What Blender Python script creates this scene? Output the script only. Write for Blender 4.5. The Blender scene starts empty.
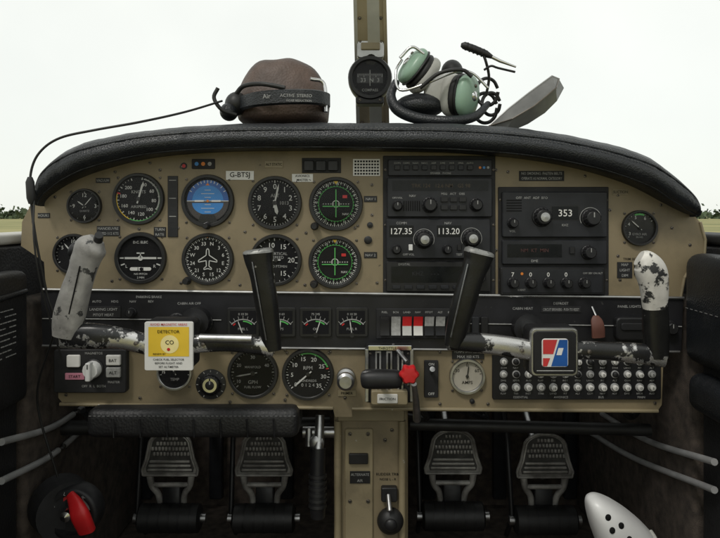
import bpy, bmesh, math, random
from mathutils import Vector, Matrix, Euler
random.seed(4)
S=0.0015; ZC=0.081
R=math.radians
def W(px,py,y=0.0,y0=None):
    k=1+(y if y0 is None else y0)
    return Vector(((px-360)*S*k, y, ZC+(215-py)*S*k))
def WX(px,py,xw):
    k=xw/((px-360)*S)
    return Vector((xw,k-1,ZC+(215-py)*S*k))
scene=bpy.context.scene
# ---------------------------------------------------------------- materials
def M(name,col,rough=.5,metal=0,var=.15,scale=30,bump=0,bscale=500,chip=None,coat=0,vor=False,spec=.5,edge=None,grime=None):
    m=bpy.data.materials.new(name); m.use_nodes=True
    nt=m.node_tree; N=nt.nodes; L=nt.links; b=N['Principled BSDF']
    b.inputs['Roughness'].default_value=rough; b.inputs['Metallic'].default_value=metal
    b.inputs['Coat Weight'].default_value=coat
    b.inputs['Specular IOR Level'].default_value=spec
    tc=N.new('ShaderNodeTexCoord')
    n=N.new('ShaderNodeTexNoise'); n.inputs['Scale'].default_value=scale; n.inputs['Detail'].default_value=6
    L.new(tc.outputs['Object'],n.inputs['Vector'])
    r=N.new('ShaderNodeValToRGB'); r.color_ramp.elements[0].position=.3; r.color_ramp.elements[1].position=.7
    r.color_ramp.elements[0].color=[c*(1-var) for c in col]+[1]
    r.color_ramp.elements[1].color=[min(1,c*(1+var)) for c in col]+[1]
    L.new(n.outputs['Fac'],r.inputs['Fac'])
    out=r.outputs['Color']
    def over(ccol,th,cs,soft,out,edge=None,stretch=None):
        n2=N.new('ShaderNodeTexNoise'); n2.inputs['Scale'].default_value=cs; n2.inputs['Detail'].default_value=8; n2.inputs['Roughness'].default_value=.65
        if stretch:
            mpn=N.new('ShaderNodeMapping'); mpn.inputs['Scale'].default_value=stretch; mpn.inputs['Rotation'].default_value=(.2,.5,.1); L.new(tc.outputs['Object'],mpn.inputs['Vector']); L.new(mpn.outputs['Vector'],n2.inputs['Vector'])
        else: L.new(tc.outputs['Object'],n2.inputs['Vector'])
        r2=N.new('ShaderNodeValToRGB'); r2.color_ramp.elements[0].position=th; r2.color_ramp.elements[1].position=th+soft
        fac=n2.outputs['Fac']
        if edge:
            g=N.new('ShaderNodeNewGeometry'); mp=N.new('ShaderNodeMapRange'); mp.inputs['From Min'].default_value=.52; mp.inputs['From Max'].default_value=.62; mp.inputs['To Max'].default_value=edge
            L.new(g.outputs['Pointiness'],mp.inputs['Value']); ad=N.new('ShaderNodeMath'); ad.operation='ADD'; L.new(fac,ad.inputs[0]); L.new(mp.outputs['Result'],ad.inputs[1]); fac=ad.outputs[0]
        L.new(fac,r2.inputs['Fac'])
        mx=N.new('ShaderNodeMixRGB'); L.new(r2.outputs['Color'],mx.inputs['Fac']); L.new(out,mx.inputs['Color1'])
        mx.inputs['Color2'].default_value=list(ccol)+[1]; return mx.outputs['Color'],r2
    if grime: out,_=over(grime[0],grime[1],grime[2],.22,out)
    if chip:
        ccol,th,cs,cm=chip
        out,r2=over(ccol,th,cs,.03,out,edge)
        if cm:
            ml=N.new('ShaderNodeMath'); ml.operation='MULTIPLY'; ml.inputs[1].default_value=cm
            L.new(r2.outputs['Color'],ml.inputs[0]); L.new(ml.outputs[0],b.inputs['Metallic'])
    L.new(out,b.inputs['Base Color'])
    n3=N.new('ShaderNodeTexNoise'); n3.inputs['Scale'].default_value=scale*2.3; n3.inputs['Detail'].default_value=5
    L.new(tc.outputs['Object'],n3.inputs['Vector'])
    mr=N.new('ShaderNodeMapRange'); mr.inputs['To Min'].default_value=max(.03,rough-.12); mr.inputs['To Max'].default_value=min(1,rough+.15)
    L.new(n3.outputs['Fac'],mr.inputs['Value']); L.new(mr.outputs['Result'],b.inputs['Roughness'])
    if bump:
        if vor:
            t=N.new('ShaderNodeTexVoronoi'); t.inputs['Scale'].default_value=bscale; o=t.outputs['Distance']
        else:
            t=N.new('ShaderNodeTexNoise'); t.inputs['Scale'].default_value=bscale; t.inputs['Detail'].default_value=3; o=t.outputs['Fac']
        L.new(tc.outputs['Object'],t.inputs['Vector'])
        bp=N.new('ShaderNodeBump'); bp.inputs['Strength'].default_value=bump; bp.inputs['Distance'].default_value=.001
        L.new(o,bp.inputs['Height']); L.new(bp.outputs['Normal'],b.inputs['Normal'])
    return m
BEIGE=M('beige_paint',(.215,.172,.102),.5,var=.12,scale=9,bump=.15,bscale=900,chip=((.09,.07,.045),.67,55,0),grime=((.125,.10,.062),.50,7))
BEIGE2=M('beige_trim',(.26,.215,.13),.45,var=.15,scale=14,chip=((.45,.43,.38),.66,70,0),grime=((.15,.12,.075),.5,12))
BLK=M('black_plastic',(.012,.012,.013),.42,var=.3,scale=40,bump=.1,bscale=1200,spec=.4)
BLKM=M('black_crackle',(.015,.015,.016),.6,var=.35,scale=30,bump=.25,bscale=1500,chip=((.08,.075,.07),.67,90,0),spec=.35)
STRIP=M('black_sub_panel',(.012,.012,.014),.4,var=.35,scale=20,bump=.08,bscale=800,chip=((.06,.058,.055),.67,110,0),spec=.35)
DIAL=M('dial_black',(.007,.007,.008),.75,var=.2,spec=.2)
BEZ=M('bezel_black',(.015,.015,.015),.4,var=.3,scale=60,spec=.4)
GREYF=M('radio_face',(.016,.017,.020),.45,var=.25,scale=50,chip=((.06,.06,.06),.70,120,0),spec=.35)
LEATH=M('black_leather',(.011,.013,.016),.42,var=.35,scale=18,bump=.5,bscale=420,vor=True,grime=((.03,.031,.033),.55,16))
VINYL=M('black_vinyl',(.013,.013,.014),.5,var=.4,scale=12,bump=.4,bscale=260,vor=True,grime=((.035,.033,.03),.56,9))
DARK=M('dark_void',(.006,.006,.006),.8,spec=.2)
WHT=M('white_paint',(.52,.52,.50),.6,var=.08,scale=80)
WHTD=M('dim_white_print',(.30,.30,.29),.6,var=.25,scale=200)
CARD=M('white_card',(.66,.65,.62),.5,var=.06)
YEL=M('yellow_print',(.70,.47,.03),.5,var=.08)
RED=M('red_plastic',(.5,.012,.015),.4,var=.15)
REDP=M('red_print',(.50,.03,.03),.5)
GRN=M('green_print',(.08,.40,.09),.5)
BLU=M('sky_blue_print',(.025,.19,.50),.4,var=.1)
NAVY=M('blue_enamel',(.01,.08,.30),.3)
BRN=M('brown_print',(.035,.03,.03),.5)
ORG=M('orange_print',(.6,.18,.02),.5)
SIL=M('worn_aluminium',(.42,.42,.42),.35,1,var=.25,scale=60,bump=.1)
CHR=M('chrome',(.66,.66,.66),.15,1,var=.08)
TRIM=M('silver_trim',(.36,.36,.35),.3,.85,var=.25,scale=30)
ALUP=M('grey_aluminium_strip',(.34,.34,.34),.4,.3,var=.2,scale=30)
SCREW=M('screw_steel',(.17,.15,.13),.4,.8,var=.3)
GRIPG=M('worn_grey_grip',(.30,.29,.275),.5,.05,var=.25,scale=45,bump=.3,bscale=260,chip=((.045,.045,.045),.57,60,0),grime=((.13,.125,.12),.5,28))
GRIPB=M('chipped_black_grip',(.010,.010,.010),.33,var=.3,scale=50,bump=.2,bscale=300,chip=((.42,.41,.39),.67,42,.5),edge=.25,spec=.4)
GRIPW=M('bare_white_grip',(.55,.53,.49),.5,.1,var=.2,scale=50,chip=((.02,.02,.02),.55,45,0),bump=.4,bscale=90)
CAPM=M('worn_grip_cap',(.25,.25,.24),.45,.5,var=.35,scale=70,chip=((.03,.03,.03),.56,75,0))
ARM=M('chipped_arm',(.014,.014,.015),.25,var=.3,scale=40,chip=((.60,.59,.58),.50,20,.85))
CAPL=M('brown_leather',(.092,.062,.050),.55,var=.35,scale=22,bump=.5,bscale=260,vor=True,grime=((.05,.036,.03),.5,14))
PGRN=M('pale_green_plastic',(.25,.38,.29),.35,var=.1,scale=30)
CUSH=M('grey_cushion',(.40,.40,.37),.55,var=.15,scale=30,bump=.2,bscale=200)
RUB=M('black_rubber',(.011,.011,.011),.5,var=.3)
GREYP=M('grey_translucent_plastic',(.13,.13,.125),.4,var=.35,scale=25)
WPL=M('white_plastic',(.68,.68,.67),.35,var=.06,scale=20)
PEDM=M('pedal_metal',(.30,.29,.27),.45,.25,var=.45,scale=40,bump=.2,bscale=300,grime=((.12,.11,.10),.48,18))
PEDD=M('pedal_recess',(.05,.048,.044),.7,var=.4,scale=60)
CARPET=M('dark_carpet',(.048,.037,.029),.95,var=.55,scale=60,bump=1,bscale=500)
HEAD=M('headliner',(.5,.49,.46),.9,var=.06)
MAROON=M('brown_tag',(.13,.05,.035),.6)
CREAM=M('cream_dial',(.36,.335,.28),.5)
DISP=M('display_window',(.004,.005,.006),.25,spec=.3)
PINK=M('pink_label',(.50,.2,.27),.5)
TH=M('stitch_thread',(.13,.13,.13),.8)
def glassmat():
    m=bpy.data.materials.new('instrument_glass'); m.use_nodes=True
    nt=m.node_tree; N=nt.nodes; L=nt.links; N.remove(N['Principled BSDF'])
    t=N.new('ShaderNodeBsdfTransparent'); g=N.new('ShaderNodeBsdfGlossy'); g.inputs['Roughness'].default_value=.05
    f=N.new('ShaderNodeFresnel'); f.inputs['IOR'].default_value=1.25
    x=N.new('ShaderNodeMixShader'); L.new(f.outputs[0],x.inputs[0]); L.new(t.outputs[0],x.inputs[1]); L.new(g.outputs[0],x.inputs[2])
    L.new(x.outputs[0],N['Material Output'].inputs['Surface']); return m
GLASS=glassmat()
# ---------------------------------------------------------------- text cache
_g={}
def glyph(s):
    if s in _g: return _g[s]
    c=bpy.data.curves.new('t','FONT'); c.body=s; c.align_x='CENTER'; c.align_y='CENTER'; c.resolution_u=2; c.size=1; c.offset=.006
    o=bpy.data.objects.new('t',c); scene.collection.objects.link(o)
    dg=bpy.context.evaluated_depsgraph_get(); dg.update()
    me=bpy.data.meshes.new_from_object(o.evaluated_get(dg))
    v=[(a.co.x,a.co.y) for a in me.vertices]; f=[tuple(p.vertices) for p in me.polygons]
    if v:
        ys=[q[1] for q in v]; xs=[q[0] for q in v]; cy=(max(ys)+min(ys))/2; cx=(max(xs)+min(xs))/2
        v=[(a-cx,b-cy) for a,b in v]
    bpy.data.objects.remove(o); bpy.data.meshes.remove(me); bpy.data.curves.remove(c)
    _g[s]=(v,f); return _g[s]
def rrect(x1,y1,x2,y2,r,n=4):
    if r<=0: return [(x1,y1),(x2,y1),(x2,y2),(x1,y2)]
    r=min(r,(x2-x1)/2-.01,(y2-y1)/2-.01); o=[]
    for cx,cy,a0 in ((x2-r,y1+r,-90),(x2-r,y2-r,0),(x1+r,y2-r,90),(x1+r,y1+r,180)):
        for i in range(n+1):
            a=R(a0+90*i/n); o.append((cx+r*math.cos(a),cy+r*math.sin(a)))
    return o
def catmull(P,n=6):
    P=[Vector(p) for p in P]; out=[]
    Q=[P[0]*2-P[1]]+P+[P[-1]*2-P[-2]]
    for i in range(1,len(Q)-2):
        for j in range(n):
            t=j/n; a,b,c,d=Q[i-1],Q[i],Q[i+1],Q[i+2]
            out.append(.5*((2*b)+(c-a)*t+(2*a-5*b+4*c-d)*t*t+(3*b-a-3*c+d)*t**3))
    out.append(P[-1]); return out
class O:
    def __init__(s,name,y0=0.0):
        s.name=name; s.V=[]; s.F=[]; s.MI=[]; s.mats=[]; s.y0=y0
    def w(s,px,py,dy=0):
        k=1+s.y0
        return Vector(((px-360)*S*k, s.y0+dy, ZC+(215-py)*S*k))
    def add(s,v,f,mat):
        if mat not in s.mats: s.mats.append(mat)
        mi=s.mats.index(mat); n=len(s.V)
        s.V+= [tuple(p) for p in v]
        for q in f: s.F.append(tuple(i+n for i in q)); s.MI.append(mi)
    def prism(s,out,yf,yb,mat,inner=None,ch=.0007):
        n=len(out); v=[]; f=[]
        if inner is None: rings=[(out,yf),(out,yb)]
        else: rings=[(inner,yf),(out,yf+ch),(out,yb)]
        for o,y in rings: v+=[s.w(a,b,y) for a,b in o]
        for k in range(len(rings)-1):
            for i in range(n):
                j=(i+1)%n; f.append((k*n+i,k*n+j,(k+1)*n+j,(k+1)*n+i))
        f.append(tuple(range(n))); f.append(tuple(range((len(rings)-1)*n,len(rings)*n))[::-1])
        s.add(v,f,mat)
    def box(s,x1,y1,x2,y2,yf,yb,mat,r=0,b=.5):
        if b: s.prism(rrect(x1,y1,x2,y2,r),yf,yb,mat,rrect(x1+b,y1+b,x2-b,y2-b,max(0,r-b)) if r>b else rrect(x1+b,y1+b,x2-b,y2-b,0) if r<=0 else rrect(x1+b,y1+b,x2-b,y2-b,.05),ch=b*S)
        else: s.prism(rrect(x1,y1,x2,y2,r),yf,yb,mat)
    def flat(s,pts,y,mat): s.add([s.w(a,b,y) for a,b in pts],[tuple(range(len(pts)))],mat)
    def rect(s,x1,y1,x2,y2,y,mat): s.flat([(x1,y1),(x2,y1),(x2,y2),(x1,y2)],y,mat)
    def disc(s,cx,cy,r,y,mat,n=32): s.flat([(cx+r*math.cos(i*2*math.pi/n),cy+r*math.sin(i*2*math.pi/n)) for i in range(n)],y,mat)
    def lathe(s,cx,cy,prof,mat,n=32,knurl=0):
        v=[];f=[]; m=len(prof)
        for i in range(n):
            a=i*2*math.pi/n
            for r,y in prof:
                rr=r*(1+(knurl if i%2 else 0)); v.append(s.w(cx+rr*math.cos(a),cy+rr*math.sin(a),y))
        for i in range(n):
            j=(i+1)%n
            for k in range(m-1): f.append((i*m+k,i*m+k+1,j*m+k+1,j*m+k))
        s.add(v,f,mat)
    def knob(s,cx,cy,r,h,mat,yb=0,cap=None,n=28,knurl=.06,mark=True):
        s.lathe(cx,cy,[(r*1.25,yb),(r*1.2,yb-.0025),(r,yb-.0035)],mat,n)
        s.lathe(cx,cy,[(r,yb-.0035),(r*.92,yb-h)],mat,n,knurl)
        s.lathe(cx,cy,[(r*.92,yb-h),(r*.8,yb-h-.0012),(0.01,yb-h-.0012)],mat,n)
        if cap: s.lathe(cx,cy,[(r*.62,yb-h-.001),(r*.56,yb-h-.006),(.01,yb-h-.0065)],cap,n); 
        if mark and not cap: s.rect(cx-r*.07,cy-r*.75,cx+r*.07,cy-r*.1,yb-h-.0016,WHTD)
    def screw(s,cx,cy,r=1.7,y=0):
        s.lathe(cx,cy,[(r,y),(r*.8,y-.0009),(.01,y-.0012)],SCREW,12)
        a=random.random()*3.14; dx,dy=math.cos(a)*r*.7,math.sin(a)*r*.7
        s.flat([(cx-dx-dy*.25,cy-dy+dx*.25),(cx+dx-dy*.25,cy+dy+dx*.25),(cx+dx+dy*.25,cy+dy-dx*.25),(cx-dx+dy*.25,cy-dy-dx*.25)],y-.0014,DARK)
    def text(s,t,cx,cy,h,y=-.0005,mat=None,rot=0,fit=None):
        v,f=glyph(t)
        if not v: return
        k=h/.7
        ca,sa=math.cos(R(rot)),math.sin(R(rot)); kx=k
        if fit:
            wd=max(a for a,b in v)*2*k
            if wd>fit: kx=k*fit/wd
        s.add([s.w(cx+a*kx*ca+b*k*sa, cy-(b*k*ca-a*kx*sa), y) for a,b in v],f,mat or WHT)
    def placard(s,x1,y1,x2,y2,lines,mat=BLK,tm=None,y=-.0012,mh=2.6):
        s.box(x1,y1,x2,y2,y,0,mat,b=.2)
        n=len(lines); hh=(y2-y1)/n
        for i,l in enumerate(lines): s.text(l,(x1+x2)/2,y1+hh*(i+.5),min(mh,hh*.55),y-.0004,tm or WHTD,fit=(x2-x1)*.9)
    def arc(s,cx,cy,r1,r2,a1,a2,y,mat,n=None):
        n=n or max(2,int(abs(a2-a1)/8)); v=[];f=[]
        for i in range(n+1):
            a=R(a1+(a2-a1)*i/n)
            for r in (r1,r2): v.append(s.w(cx+r*math.sin(a),cy-r*math.cos(a),y))
        for i in range(n): f.append((2*i,2*i+1,2*i+3,2*i+2))
        s.add(v,f,mat)
    def tick(s,cx,cy,r1,r2,a,wd,y,mat):
        a=R(a); d=(math.sin(a),-math.cos(a)); p=(-d[1],d[0]); h=wd/2
        s.flat([(cx+d[0]*r1+p[0]*h,cy+d[1]*r1+p[1]*h),(cx+d[0]*r2+p[0]*h,cy+d[1]*r2+p[1]*h),(cx+d[0]*r2-p[0]*h,cy+d[1]*r2-p[1]*h),(cx+d[0]*r1-p[0]*h,cy+d[1]*r1-p[1]*h)],y,mat)
    def needle(s,cx,cy,a,l,wd,y,mat,tail=.25):
        a=R(a); d=(math.sin(a),-math.cos(a)); p=(-d[1],d[0]); h=wd/2
        s.flat([(cx-d[0]*l*tail+p[0]*h*.7,cy-d[1]*l*tail+p[1]*h*.7),(cx+d[0]*l*.75+p[0]*h,cy+d[1]*l*.75+p[1]*h),(cx+d[0]*l,cy+d[1]*l),(cx+d[0]*l*.75-p[0]*h,cy+d[1]*l*.75-p[1]*h),(cx-d[0]*l*tail-p[0]*h*.7,cy-d[1]*l*tail-p[1]*h*.7)],y,mat)
    def tube(s,pts,rad,mat,n=14,smooth=0,flat=1.0,flatv=Vector((0,1,0)),cap=True,sq=1.0):
        pts=[Vector(p) for p in pts]
        rad=[rad]*len(pts) if not isinstance(rad,(list,tuple)) else list(rad)
        if smooth:
            rv=catmull([Vector((r,0,0)) for r in rad],smooth); pts=catmull(pts,smooth); rad=[max(1e-5,q.x) for q in rv]
        m=len(pts); v=[];f=[]
        def sp(x): return math.copysign(abs(x)**sq,x)
        for i in range(m):
            t=(pts[min(i+1,m-1)]-pts[max(i-1,0)]).normalized()
            u=flatv-t*flatv.dot(t)
            if u.length<1e-3: u=Vector((1,0,.01))-t*t.x
            u.normalize(); w_=t.cross(u)
            for k in range(n):
                a=k*2*math.pi/n; v.append(pts[i]+u*sp(math.cos(a))*rad[i]*flat+w_*sp(math.sin(a))*rad[i])
        for i in range(m-1):
            for k in range(n):
                j=(k+1)%n; f.append((i*n+k,i*n+j,(i+1)*n+j,(i+1)*n+k))
        if cap: f.append(tuple(range(n))[::-1]); f.append(tuple(range((m-1)*n,m*n)))
        s.add(v,f,mat)
    def ell(s,c,r,mat,rot=(0,0,0),n=24,m=14,pw=1.0,z0=-1,fn=None):
        Rm=Euler([R(a) for a in rot]).to_matrix(); v=[];f=[]
        def sp(x): return math.copysign(abs(x)**pw,x)
        for i in range(m+1):
            ph=-math.pi/2+math.pi*i/m; zz=max(z0,sp(math.sin(ph))); cr=sp(math.cos(ph)) if abs(math.cos(ph))>1e-6 else 0
            for k in range(n):
                a=k*2*math.pi/n
                p=Vector((cr*sp(math.cos(a))*r[0],cr*sp(math.sin(a))*r[1],zz*r[2]))
                if fn: p=fn(p)
                v.append(Rm@p+Vector(c))
        for i in range(m):
            for k in range(n):
                j=(k+1)%n; f.append((i*n+k,i*n+j,(i+1)*n+j,(i+1)*n+k))
        s.add(v,f,mat)
    def box3(s,a,b,mat,bev=0,seg=3,rot=None):
        bm=bmesh.new(); bmesh.ops.create_cube(bm,size=1)
        a=Vector(a);b=Vector(b);c=(a+b)/2;d=b-a
        for q in bm.verts: q.co=Vector((q.co.x*d.x,q.co.y*d.y,q.co.z*d.z))
        if bev: bmesh.ops.bevel(bm,geom=bm.edges[:],offset=bev,segments=seg,profile=.5,affect='EDGES')
        Rm=Euler([R(x) for x in rot]).to_matrix() if rot else Matrix.Identity(3)
        bm.verts.index_update()
        s.add([Rm@q.co+c for q in bm.verts],[tuple(q.index for q in f.verts) for f in bm.faces],mat); bm.free()
    def done(s,ang=38,merge=True):
        me=bpy.data.meshes.new(s.name); me.from_pydata(s.V,[],s.F)
        for m in s.mats: me.materials.append(m)
        me.polygons.foreach_set('material_index',s.MI)
        bm=bmesh.new(); bm.from_mesh(me)
        if merge: bmesh.ops.remove_doubles(bm,verts=bm.verts,dist=1e-6)
        bmesh.ops.recalc_face_normals(bm,faces=bm.faces)
        bm.to_mesh(me); bm.free()
        me.polygons.foreach_set('use_smooth',[True]*len(me.polygons))
        me.set_sharp_from_angle(angle=R(ang)); me.update()
        o=bpy.data.objects.new(s.name,me); scene.collection.objects.link(o); return o

# ================================================================= PANEL
p=O('instrument_panel')
up=[(22,222),(30,206),(44,192),(70,177),(110,162),(160,150),(230,144),(380,144),(500,148),(580,160),(640,178),(680,200),(700,222),(705,240),(704,258),(692,266),(684,278),(680,299),(46,291),(44,262),(30,252),(21,246)]
p.prism(up,0,.035,BEIGE)
for a,b in zip(up[12:17],up[13:18]):
    p.tube([p.w(a[0],a[1],-.001),p.w(b[0],b[1],-.001)],.0022,BEIGE2,8)
p.prism([(42,290),(682,298),(680,350),(44,344)],-.004,.03,STRIP)
def rail(x1,y1,x2,y2,w_=1.2,mat=TRIM): p.tube([p.w(x1,y1,-.0055),p.w(x2,y2,-.0055)],w_*S,mat,8)
rail(44,289,682,297.5,1.5); rail(44,345,678,351,1.2); rail(44,318,222,319.5,.5,WHTD); rail(462,323,680,326,.5,WHTD)
low=[(58,345.5),(664,351.5),(662,405),(658,411),(352,409),(352,417),(335,417),(333,409),(64,405),(58,398)]
p.prism(low,.001,.03,BEIGE)
p.tube([p.w(60,404,0),p.w(333,408,0)],.0028,BEIGE2,8)
p.tube([p.w(352,408.5,0),p.w(658,411,0)],.0028,BEIGE2,8)
for a in [(33,222),(36,243),(55,197),(115,172),(150,163),(181,167),(181,283),(110,228),(112,281),(160,170),(372,185),(372,215),(377,283),(310,180),(306,233),(245,232),(240,285),(305,285),(508,172),(585,176),(618,195),(661,205),(618,256),(672,228),(690,245),(620,280),(665,287),(496,170),(612,300),
          (139,229),(178,228),(66,395),(140,398),(190,350),(285,350),(330,352),(345,398),(440,352),(440,404),(488,404),(655,403),(285,400),(230,402),(355,228),(496,250),(610,210)]:
    p.screw(*a)
p.box(168,176,178,237,-.002,0,BLK,b=.3)
for i in range(9): p.rect(169.5,180+i*6,176.5,180.7+i*6,-.0024,WHTD if i%3==0 else GREYF)
p.placard(226,171,254,180,['G-BTSJ'],CARD,DARK,mh=5.5)
p.box(192,159,215,169,-.002,0,BLKM,1,.3); p.disc(184,166,3.4,-.0008,BLK); p.disc(184,166,1.8,-.0010,RED)
for i in range(3): p.disc(197+i*6.5,164,2,-.0024,[BLU,ORG,WHTD][i],14)
for i in range(3): p.box(304+i*12,161,314+i*12,171,-.006,0,BLK,1,.6)
p.box(302,158,341,173,-.0015,0,BLKM,b=.3)
p.placard(353,159,380,176,[' ',' ',' '],CARD,DARK)
for i in range(9):
    for j in range(5): p.rect(354.5+i*2.8,160.6+j*3.1,356.4+i*2.8,162.4+j*3.1,-.0017,BLKM if (i*j)%3 else DIAL)
p.placard(292,174,313,182,['AVIONICS','MASTER'],CARD,DARK); p.placard(265,161,283,168,['ALT STATIC'],BEIGE2,DARK)
p.placard(519,171,564,181,['NO SMOKING  FASTEN BELTS','OPERATE AS NORMAL CATEGORY'],BLKM)
p.placard(97,226,120,236,['MANOEUVRE','SPEED 112 KTS'],BLK); p.placard(154,227,166,237,['TURN','RATE'],BLK)
p.placard(96,178,110,183,['VACUUM'],BLK); p.placard(38,213,50,218,['HOURS'],BLK)
p.placard(364,252,377,258,['NAV 2'],BLK); p.placard(364,196,377,202,['NAV 1'],BLK)
p.lathe(368,240,[(4,0),(4,-.003),(2.5,-.004),(.01,-.004)],BLK,16)
p.lathe(370,225,[(3,0),(3,-.002),(.01,-.003)],BLK,16)
p.text('TRIM SET',630,259,2.4,-.0005,DARK); p.placard(617,262,632,278,['MAP','LIGHT','DIM'],BLKM)
p.box(634,264,641,275,-.004,0,GREYF,b=.4)
p.placard(612,189,628,195,['SUCTION'],BEIGE2,DARK)
y=-.0045
p.placard(88,306,122,317,['LANDING LIGHT','PITOT HEAT'],BLKM,y=y-.001)
for i in range(6):
    p.text(['ALT','FIELD','AUTO','HDG','NAV','REV'][i],62+i*18,301,2.3,y-.0005,WHTD)
for cx,cy,r in [(60,310,4),(72,311,3),(133,312,4),(203,322,9),(178,322,8)]:
    p.knob(cx,cy,r,.012,BLK,yb=y)
p.text('PARKING BRAKE',150,296.5,2.4,y-.0005,WHTD); p.text('CABIN AIR OFF',190,303,2.4,y-.0005,WHTD)
for i in range(4):
    x=228+i*36; lab=['FUEL L','AMPS','OIL','FUEL R'][i]
    p.box(x,307,x+32,336,y-.003,y+.001,BEZ,2,.6)
    p.rect(x+3,310,x+29,333,y-.0034,DIAL)
    p.arc(x+16,334,15,16.0,-48,48,y-.0038,WHTD); p.arc(x+16,334,13,14.3,0,40,y-.0038,GRN); p.arc(x+16,334,13,14.3,-46,-34,y-.0038,RED)
    for a in range(-45,50,15): p.tick(x+16,334,16,19,a,.5,y-.0038,WHTD)
    p.needle(x+16,334,[-20,5,18,-8][i],16,1.0,y-.0042,WHT,0); p.text(lab,x+16,328,2.4,y-.0038,WHTD); p.text(['0 10 20','-60 0 60','75 245','0 10 20'][i],x+16,313.3,2.2,y-.0038,WHTD)
    p.disc(x+16,334,2.5,y-.0046,BEZ,16)
p.box(376,308,458,338,y-.0025,y+.001,BLKM,1,.5)
for i in range(7):
    x=380+i*11
    m=[BLK,WHTD,RED,RED,WHTD,WHTD,BLK][i]
    v=[p.w(x,315,y-.011),p.w(x+9,315,y-.011),p.w(x+9,325,y-.005),p.w(x,325,y-.005),p.w(x+9,334,y-.008),p.w(x,334,y-.008),p.w(x,315,y),p.w(x+9,315,y),p.w(x+9,334,y),p.w(x,334,y)]
    p.add(v,[(0,1,2,3)],m)
    p.add(v,[(3,2,4,5)],[BLK,WHTD,WHT,CARD,GREYF,GREYF,BLK][i])
    p.add(v,[(6,7,1,0),(1,7,8,4,2),(0,3,5,9,6),(5,4,8,9)],BLK)
    p.text(['FUEL','BCN','LAND','NAV','PITOT','ALT','BATT'][i],x+4.5,311.5,1.9,y-.003,WHTD)
for i in range(3): p.box(462+i*9,316,469+i*9,333,y-.006,y,[BLK,GREYF,BLK][i],1,.6)
p.knob(522,326,8,.016,BLK,yb=y); p.knob(668,327,6,.012,BLK,yb=y)
p.text('CABIN HEAT',522,308,2.5,y-.0005,WHTD); p.text('DEFROST',560,303,2.5,y-.0005,WHTD); p.text('PANEL LIGHTS',628,306,2.5,y-.0005,WHTD)
p.placard(540,306,580,312,['CIRCUIT BREAKERS - PUSH TO RESET'],BLKM,WHTD,y=y-.001)
p.tube([p.w(592,314,y-.012),p.w(592,318,y-.014),p.w(593,325,y-.016),p.w(594,335,y-.014)],[.004,.008,.0095,.0095],MAROON,10,4,flat=.4,sq=.6)
p.tube([p.w(592,314,y-.012),p.w(590,306,y-.004)],.0015,SIL,8)
p.box(612,316,642,338,y-.014,y,BLK,4,1.2); p.box(616,321,638,328,y-.017,y-.013,BLKM,2,.6)
p.box(57,348,129,391,-.012,.001,BLKM,3,1)
p.box(71,353,84,365,-.016,-.011,CARD,1.5,.6); p.box(69,371,88,377.5,-.0135,-.0118,PINK,.5,.2); p.text('START',78.5,374.3,2.8,-.0140,DARK)
p.lathe(97,367,[(10,-.012),(10,-.014),(8.6,-.015)],BLK,28); p.lathe(97,367,[(8.5,-.012),(8,-.024),(7,-.027),(.01,-.027)],WPL,26,.035)
p.box(94.5,358,99.5,376,-.036,-.024,WPL,1.5,.8); p.rect(96.5,359.5,97.5,364,-.0363,DARK)
for i in range(2):
    p.box(110,353+i*12,124,363+i*12,-.017,-.011,CARD if i==0 else WHTD,1,.8)
    p.text(['BAT','ALT'][i],117,358+i*12,3.0,-.0175,DARK)
p.text('MAGNETOS',97,351.5,2.3,-.0125,WHTD); p.text('OFF  R  L  BOTH',97,384,2.3,-.0125,WHTD)
p.text('MASTER',117,380,2.3,-.0125,WHTD)
p.knob(211,384,9.5,.008,BLK,yb=0,n=36); p.arc(211,384,12,14,-150,150,-.0006,BLK)
p.lathe(211,384,[(15,0),(15,-.002),(11.5,-.003)],BEZ)
for a in range(-150,160,30): p.tick(211,384,12.4,14.2,a,.8,-.0031,WHTD)
p.arc(211,384,4.5,7,0,360,-.0096,CHR)
p.lathe(346,377,[(9.5,0),(9,-.006),(5,-.008),(5,-.020),(8.5,-.021),(8.5,-.030),(6,-.033),(.01,-.033)],SIL,28)
p.placard(338,390,356,396,['PRIMER'],BEIGE2,DARK)
p.box(424,360,438,397,-.004,0,BLKM,1,.5)
p.tube([p.w(431,372,-.004),p.w(431,366,-.02)],[.0025,.004],CHR,12)
p.text('ON',431,363.5,2.6,-.0046,WHT); p.text('OFF',431,393,2.6,-.0046,WHT)
p.placard(452,349,484,359,['FLAPS 0-10-25-40','MAX 103 KTS'],BLK)
p.lathe(472,401,[(2.5,0),(2.5,-.003),(.01,-.004)],BLK,14)
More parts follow.
